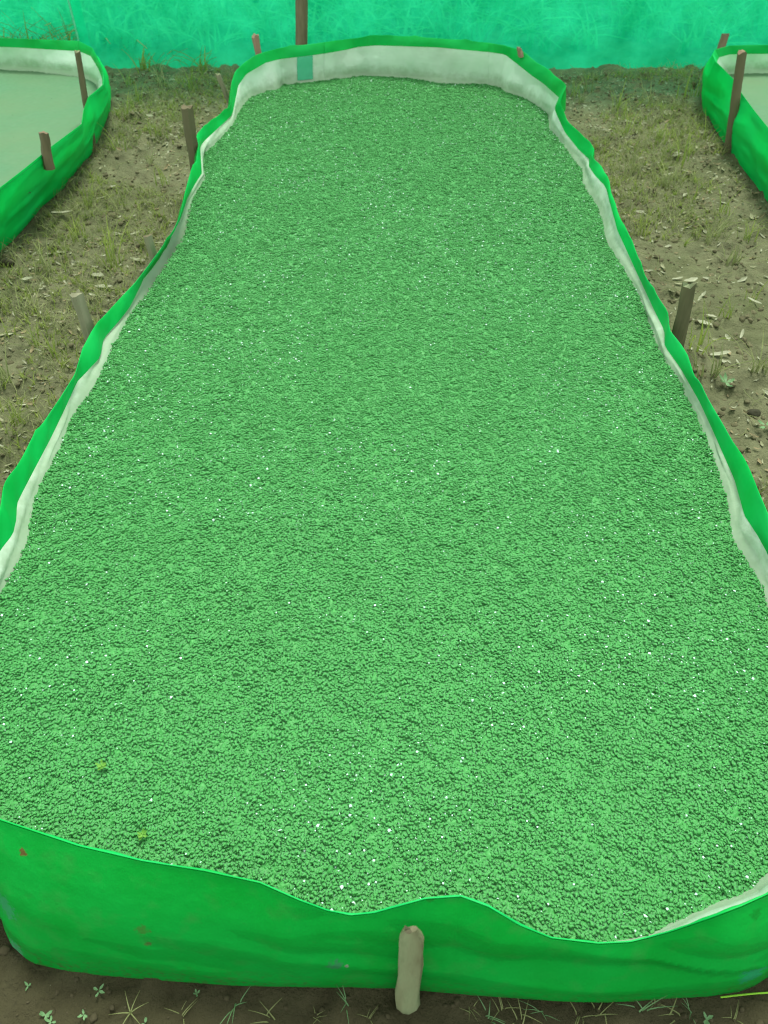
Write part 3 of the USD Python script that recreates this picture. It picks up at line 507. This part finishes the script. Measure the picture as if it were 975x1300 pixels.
# ------------------------------------------------------------------ the net
def net(name, label, x0, x1, y, h, seed):
    X, Zq, q = grid(x0, x1, 0.0, h, 0.05)
    p = np.stack([X, 0 * X + seed, Zq * 0.5], -1)
    D = (meshkit.fbm(p * [2.2, 1, 1.2], 3, seed) - 0.5) * 0.14 + (meshkit.noise(np.stack([X * 9 + Zq * 3, 0 * X, Zq * 1.5], -1), seed + 3) - 0.5) * 0.03
    Zz = Zq + (meshkit.noise(np.stack([X * 1.5, 0 * X, 0 * X], -1), seed + 5) - 0.5) * 0.05 - 0.05
    o = thing(name, (0, y, 0))
    n = obj('mesh_sheet', (np.stack([X, D * np.clip(Zq * 3, 0.25, 1), Zz], -1).reshape(-1, 3), q), 'net', o, smooth=True)
    b = np.stack([X[:, 0], D[:, 0] * 0.25 - 0.02, Zz[:, 0] + 0.012], 1)
    obj('selvedge', tube(np.c_[X[0], D[0] * np.clip(Zq[0] * 3, 0.25, 1), Zz[0]], 0.008, 5), 'net_edge_look', o)
    return tag(o, label, 'shade net')
NY = at(500, 83, 0)[1]
xs_ = at(101, 60, 0.2)[0] * NY / at(101, 60, 0.2)[1]
net('shade_net', 'wide turquoise green shade net hung across behind the beds', xs_, 5.0, NY, 1.9, 2)
net('shade_net', 'shade net panel behind weeds at the upper left, set back from the main net', -6.0, xs_ + 0.03, NY + 0.22, 1.9, 5)

# ------------------------------------------------------------------ grass and weeds
def blade(L, w, curve, a, base=(0, 0), segs=4):
    t = np.linspace(0, 1, segs + 1); out = curve * L * t ** 1.8; up = L * (t - 0.35 * curve * t ** 2.2)
    d = np.array([math.cos(a), math.sin(a)]); sd = np.array([-d[1], d[0]])
    c = np.c_[base[0] + d[0] * out, base[1] + d[1] * out, up]; ww = w * (1 - t ** 1.6)[:, None] * 0.5 + 0.0002
    V = np.vstack([c - np.c_[sd[None] * ww, 0 * t], c + np.c_[sd[None] * ww, 0 * t]]); n = segs + 1
    V[n:, 2] += 0.0; V = np.vstack([V, c + [0, 0, -w * 0.25]])
    f = []
    for k in range(segs): f += [(k, 2 * n + k, 2 * n + k + 1), (k, 2 * n + k + 1, k + 1), (2 * n + k, n + k, n + k + 1), (2 * n + k, n + k + 1, 2 * n + k + 1)]
    return trimesh.Trimesh(V, f, process=False)
def tuft(n, L, w, seed, spread=0.015, curl=(0.1, 0.9)):
    r = np.random.default_rng(seed)
    return join([blade(L * r.uniform(0.45, 1.1), w * r.uniform(0.7, 1.3), r.uniform(*curl), r.uniform(0, 6.28), r.normal(0, spread, 2)) for _ in range(n)])
def where(x, y):
    side_ = 'left' if x < 0 else 'right'
    far_ = 'near the net' if y > 4.3 else 'halfway along' if y > 2.6 else 'near end'
    close = 'beside the central bed' if abs(x) < (1.32 if x < 0 else 1.45) else 'nearer the neighbouring bed'
    return side_, f'{side_} path {far_}, {close}'
def ground_z(x, y): return float(relief(np.array([x]), np.array([y]))[0])
UsdGeom.Scope.Define(stage, '/World/Looks')
def class_of(name, mesh, m, part):
    c = stage.CreateClassPrim('/' + name); usdkit.mesh(stage, f'/{name}/{part}', mesh, M[m], smooth=False); return c.GetPath()
TUFTS = [class_of(f'grass_tuft_class_{k}', tuft(7 + 2 * k, 0.14, 0.0045, 50 + k), 'grass_look' if k < 3 else 'dry_grass_look', 'blades') for k in range(5)]
spots_l = [(12, 425), (45, 432), (70, 445), (5, 480), (28, 400), (160, 150), (175, 128), (200, 170), (226, 150), (190, 205), (150, 190), (110, 255), (95, 300), (60, 345), (150, 260), (205, 230), (140, 330), (20, 540), (75, 245), (205, 105), (165, 105), (245, 112)]
spots_r = [(728, 118), (738, 125), (745, 112), (790, 150), (795, 170), (782, 135), (822, 130), (850, 150), (868, 128), (885, 118), (835, 180), (800, 215), (850, 235), (895, 175), (880, 250), (818, 290), (905, 300), (930, 330), (955, 380), (890, 440), (925, 400), (900, 478), (965, 470), (920, 270), (865, 205), (950, 300)]
for i, (px, py) in enumerate(spots_l + spots_r):
    p = at(px, py, 0.0); left = i < len(spots_l)
    o = place(TUFTS[i % 5], 'grass_tuft', (p[0], p[1], ground_z(p[0], p[1]) - 0.004), rng.uniform(0, 6.28), rng.uniform(0.9, 1.6))
    tag(o, 'thin yellowish grass tuft on the ' + where(p[0], p[1])[1], 'grass tuft', 'grass tufts on the ' + where(p[0], p[1])[1])
# sparse short grass blades on the two paths
def on_paths(n, ymin=0.9, ymax=6.1):
    out = []
    bedp, lp, rp = Polygon(foot[:, :2]).buffer(0.03), Polygon(L[1][:, :2]).buffer(0.03), Polygon(R[1][:, :2]).buffer(0.03)
    while sum(map(len, out)) < n:
        p = np.c_[rng.uniform(-2.4, 2.4, 4 * n), rng.uniform(ymin, ymax, 4 * n)]
        ok = ~(shapely.contains_xy(bedp, p[:, 0], p[:, 1]) | shapely.contains_xy(lp, p[:, 0], p[:, 1]) | shapely.contains_xy(rp, p[:, 0], p[:, 1]))
        out.append(p[ok])
    return np.vstack(out)[:n]
def settle(p, up=0.0): return np.c_[p, relief(p[:, 0], p[:, 1]) + up]
p = on_paths(12000); n = len(p); keep = meshkit.fbm(np.c_[p * 1.6, p[:, :1] * 0], 3, 77) > 0.5; p = p[keep]; n = len(p)
tag(scatter('short_grass', [(tuft(3, 0.06, 0.0038, 71, 0.01), 'grass_look', False), (tuft(3, 0.08, 0.003, 72, 0.01, (0.5, 1.3)), 'dry_grass_look', False)], settle(p), quats(n, 0.3), np.repeat(rng.uniform(0.5, 1.3, (n, 1)), 3, 1), rng.integers(0, 2, n)),
    'sparse short grass blades sprouting on the soil paths', 'grass', kind='stuff')
# clods
def clod(seed):
    m = trimesh.creation.icosphere(2, 1.0); v = m.vertices; m.vertices = v * (0.7 + 0.6 * meshkit.fbm(v * 1.3 + seed * 7.0, 3, seed))[:, None] * [1, 0.85, 0.6]; return m
p = np.vstack([on_paths(5200, 0.5), np.zeros((0, 2))]); p = p[~shapely.contains_xy(Polygon(foot[:, :2]).buffer(0.01), p[:, 0], p[:, 1])]; n = len(p)
sz = np.exp(rng.normal(-5.0, 0.4, n))
tag(scatter('soil_clods', [(clod(k), 'clod', True) for k in range(6)], settle(p, 0.0), quats(n, 0.4), np.repeat(sz[:, None], 3, 1), rng.integers(0, 6, n)), 'small crumbly soil clods strewn over the paths', 'clods', kind='stuff')
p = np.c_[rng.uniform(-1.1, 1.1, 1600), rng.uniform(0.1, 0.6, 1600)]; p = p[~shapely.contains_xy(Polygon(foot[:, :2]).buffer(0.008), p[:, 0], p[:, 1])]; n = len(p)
tag(scatter('shaded_damp_crumbs', [(clod(k), 'shaded_damp_clod', True) for k in range(6)], settle(p, 0.0), quats(n, 0.4), np.repeat(np.exp(rng.normal(-5.7, 0.45, n))[:, None], 3, 1), rng.integers(0, 6, n)), 'small damp soil crumbs, coloured darker for shade, along the foot of the front sheet', 'crumbs', kind='stuff')
# litter too small to pick apart
def leaf(L, w, curl, seed):
    r = np.random.default_rng(seed); t = np.linspace(0, 1, 6); ww = w * np.sin(np.pi * np.clip(t, 0.04, 0.97)) ** 0.7 * 0.5 * r.uniform(0.7, 1.2, 6); zc = curl * L * (t - 0.5) ** 2 * 2
    mid = np.c_[t * L - L / 2, r.normal(0, w * 0.06, 6), zc]
    V = np.vstack([mid, mid + np.c_[0 * t, ww, ww * 0.5 + 0.0], mid + np.c_[0 * t, -ww, ww * 0.35]]); f = []
    for k in range(5): f += [(k, k + 1, 7 + k), (k, 7 + k, 6 + k), (k, 12 + k, 13 + k), (k, 13 + k, k + 1)]
    return trimesh.Trimesh(V, f, process=False)
p = on_paths(9500, 0.6); n = len(p); dens = meshkit.fbm(np.c_[p * 1.3, p[:, :1] * 0], 3, 91); p = p[dens + rng.normal(0, .1, n) + np.where(p[:, 0] > 0, 0.1, 0.0) > 0.46]; n = len(p)
tag(scatter('leaf_litter', [(leaf(0.021, 0.008, 0.3, k), ('dry_leaf_look', 'brown_leaf_look', 'straw_look')[k % 3], False) for k in range(6)], settle(p, 0.004), quats(n, 0.45), np.repeat(np.exp(rng.normal(-0.1, 0.35, n))[:, None], 3, 1), rng.integers(0, 6, n)),
    'crumbled dry leaf bits strewn over the soil paths', 'leaf litter', kind='stuff')
p = on_paths(800, 0.6); n = len(p)
tag(scatter('dry_stalks', [(tube(np.c_[np.linspace(-.05, .05, 6), 0.012 * np.sin(np.linspace(0, 3 + k, 6)), 0.004 + 0.006 * np.cos(np.linspace(0, 2, 6))], 0.0011, 4), 'dry_grass_look', False) for k in range(3)], settle(p, 0.004), quats(n, 0.2), np.repeat(rng.uniform(.4, 1.3, (n, 1)), 3, 1), rng.integers(0, 3, n)),
    'thin dry stalks lying across the soil paths', 'stalks', kind='stuff')
# larger dry leaves, each a thing
LEAVES = [class_of(f'dry_leaf_class_{k}', leaf(0.045 + 0.01 * k, 0.024, 0.14, 20 + k), 'dry_leaf_look', 'leaf_blade') for k in range(4)]
named = [(123, 347, 'large pale dry leaf lying left of the left rim, beside a paler patch', 1.5), (131, 362, 'pale broken leaf just below the large pale leaf on the left path', 1.4), (174, 329, 'small pale dry leaf beside the short dull stake', 1.1),
         (79, 275, 'long narrow pale leaf on the soil beside the left bed wall', 1.2), (191, 151, 'slim bright leaf far up the left path', 1.1), (36, 358, 'small white leaf scrap near the dark stub by the left bed', 0.9), (812, 266, 'slim white leaf scrap right of the far right rim', 0.9),
         (915, 448, 'pale oval leaf lying on the right path beyond the dark slat', 1.0), (902, 404, 'round pale leaf right of the dark slat', 0.9), (894, 412, 'slim pale leaf just below the round pale leaf', 1.0), (878, 353, 'curled pale leaf lying behind the top of the dark slat', 1.1), (78, 315, 'ragged whitish leaf scrap on the left path below the wall of the left bed', 1.0)]
for i, (px, py, lab, s) in enumerate(named):
    q = at(px, py, 0.0); tag(place(LEAVES[i % 4], 'dry_leaf', (q[0], q[1], ground_z(q[0], q[1]) + 0.008), rng.uniform(-0.5, 0.5), s, (rng.uniform(-10, 10), rng.uniform(-10, 10))), lab, 'dry leaf')
for q in on_paths(110, 1.2, 5.4):
    left = q[0] < 0
    tag(place(LEAVES[int(rng.integers(0, 4))], 'dry_leaf', (q[0], q[1], ground_z(*q) + 0.006), rng.uniform(0, 6.28), rng.uniform(0.4, 0.85), (rng.uniform(-20, 20), rng.uniform(-20, 20))),
        'small dry leaf scrap on the ' + where(q[0], q[1])[1], 'dry leaf', 'dry leaf scraps on the ' + where(q[0], q[1])[1])
# clods that stand out
for px, py, r_, m, lab in ((7, 331, 0.035, 'dark_clod', 'dark lump under the edge of the left bed'), (959, 519, 0.022, 'dark_clod', 'small dark clod on the right path near the picture edge'), (543, 1245, 0.010, 'wood_end', 'small brown chip at the foot of the front sheet beside the pale stake')):
    q = at(px, py, 0.0); c = clod(int(px)); c.apply_scale(r_); c.apply_translation([q[0], q[1], ground_z(q[0], q[1]) + r_ * 0.3]); tag(obj('soil_clod', c, m, smooth=True), lab, 'clod')
# weeds by the front wall
def seedling(seed, n, L, up=0.35):
    r = np.random.default_rng(seed); ms = []
    for k in range(n):
        l = leaf(L * r.uniform(.7, 1.2), L * 0.45, 0.3, seed * 9 + k); l.apply_translation([L * 0.62, 0, 0])
        l.apply_transform(trimesh.transformations.rotation_matrix(-r.uniform(0.1, up * 2), [0, 1, 0])); l.apply_transform(trimesh.transformations.rotation_matrix(6.28 * k / n + r.normal(0, .3), [0, 0, 1])); l.apply_translation([0, 0, L * 0.5]); ms.append(l)
    return join(ms)
def weed(px, py, n, L, lab, seed, m='weed_look'):
    q = at(px, py, 0.0); o = thing('seedling', (q[0], q[1], ground_z(q[0], q[1]) - 0.002), rng.uniform(0, 6))
    obj('leaves', seedling(seed, n, L), m, o); obj('stem', tube([(0, 0, -0.005), (0.001, 0, L * 0.3), (0, 0, L * 0.52)], 0.0008, 5), m, o)
    tag(o, lab, 'seedling')
weed(32, 1248, 3, 0.009, 'tiny pale seedling under the left end of the front sheet', 1)
weed(55, 1246, 3, 0.008, 'tiny brownish seedling right of the leftmost one under the front sheet', 2, 'dry_leaf_look')
weed(125, 1257, 4, 0.012, 'star shaped pale green seedling below the front sheet at the left', 3)
weed(52, 1284, 5, 0.012, 'leafy seedling at the bottom left edge of the picture', 4)
weed(60, 1294, 4, 0.010, 'lower pale seedling touching the leafy one at the bottom left', 5)
weed(105, 1287, 4, 0.010, 'small green seedling between the leafy one and the dry star grass', 6)
weed(181, 1297, 3, 0.013, 'round leaved seedling cut by the bottom edge, right of the dry star grass', 7)
weed(248, 1259, 4, 0.008, 'tiny seedling below the front sheet midway between left end and stake', 8)
weed(898, 1293, 4, 0.013, 'broad leaved green seedling near the bottom right', 9)
weed(921, 486, 5, 0.035, 'dark green leafy weed beside the right rim', 10)
weed(972, 542, 4, 0.035, 'dark green weed at the right picture edge', 11)
for px, py, lab, sd in ((180, 1058, 'yellowish green sprig sticking out of the azolla near its front left corner', 31), (128, 970, 'smaller yellowish sprig in the azolla, farther from the front wall', 32)):
    q = at(px, py, ZW + 0.01); o = thing('floating_sprig', (q[0], q[1], ZW - 0.004), sd); obj('leaves', join([seedling(sd, 7, 0.009), seedling(sd + 5, 6, 0.012)]), 'yellow_sprig_look', o); tag(o, lab, 'sprig')
q = at(164, 1284, 0); o = thing('star_grass', (q[0], q[1], ground_z(q[0], q[1])))
obj('blades', join([blade(0.03, 0.002, 1.2, a) for a in (0.4, 1.2, 2.0, 3.3, 4.4, 5.6)]), 'dry_grass_look', o); tag(o, 'dry star shaped grass sprout on the dark soil at the bottom left', 'grass tuft')
STRAW = [class_of(f'dry_sprig_class_{k}', tuft(5, 0.035, 0.0016, 90 + k, 0.006, (0.6, 1.6)), ('dry_grass_look', 'weed_look')[k % 2], 'blades') for k in range(3)]
for i, (px, py) in enumerate([(600, 1278), (620, 1284), (640, 1275), (660, 1292), (690, 1285), (735, 1288), (760, 1283), (810, 1282), (832, 1275), (860, 1292), (880, 1285), (938, 1290), (400, 1285), (440, 1278), (470, 1291), (340, 1292), (300, 1272), (230, 1285)]):
    q = at(px, py, 0); tag(place(STRAW[i % 3], 'dry_sprig', (q[0], q[1], ground_z(q[0], q[1])), rng.uniform(0, 6), rng.uniform(.6, 1.2)), 'wispy dry sprig on the dark soil along the foot of the front sheet', 'sprig', 'sprigs along the front sheet')
c = [at(915, 1266, 0.004), at(940, 1263, 0.006), at(960, 1261, 0.008), at(980, 1260, 0.008), at(1040, 1250, 0.006)]
tag(obj('yellow_cord', tube(walk(c, 12), 0.0016, 6), 'yellow_cord_look', smooth=True), 'thin yellow green cord on the soil at the bottom right corner', 'cord')

# ------------------------------------------------------------------ beyond the net
n = 620; p = np.c_[rng.uniform(-6.5, 6.5, n), NY + 0.35 + rng.gamma(1.6, 1.0, n)]
tag(scatter('tall_grass', [(tuft(9, 0.5, 0.024, 200 + k, 0.06, (0.3, 1.7)), 'far_grass_look', False) for k in range(5)], np.c_[p, np.full(n, -0.03)], quats(n, 0.15), np.repeat(rng.uniform(.5, 1.3, (n, 1)), 3, 1), rng.integers(0, 5, n)),
    'tall pale grass growing thickly behind the shade net', 'grass', kind='stuff')
for i, (px, py) in enumerate(((6, 60), (22, 58), (40, 60), (62, 60), (80, 60), (92, 60), (180, 88), (205, 88), (255, 90))):
    y = NY - 0.12 if i > 5 else NY + 0.12; q = at(px, py, 0.0); x = q[0] * y / q[1] if i < 6 else q[0] * y / q[1]
    o = thing('weed', (x, y, -0.02)); obj('blades', tuft(14, 0.42 if i < 6 else 0.2, 0.010, 300 + i, 0.03, (0.3, 1.2)), 'grass_look' if i % 2 == 0 else 'weed_look', o)
    tag(o, ('bushy yellow green weed growing before the upper left net panel' if i < 6 else 'low weed at the foot of the main net left of the central bed'), 'weed', 'weeds before the left net panel' if i < 6 else 'weeds at the foot of the main net')
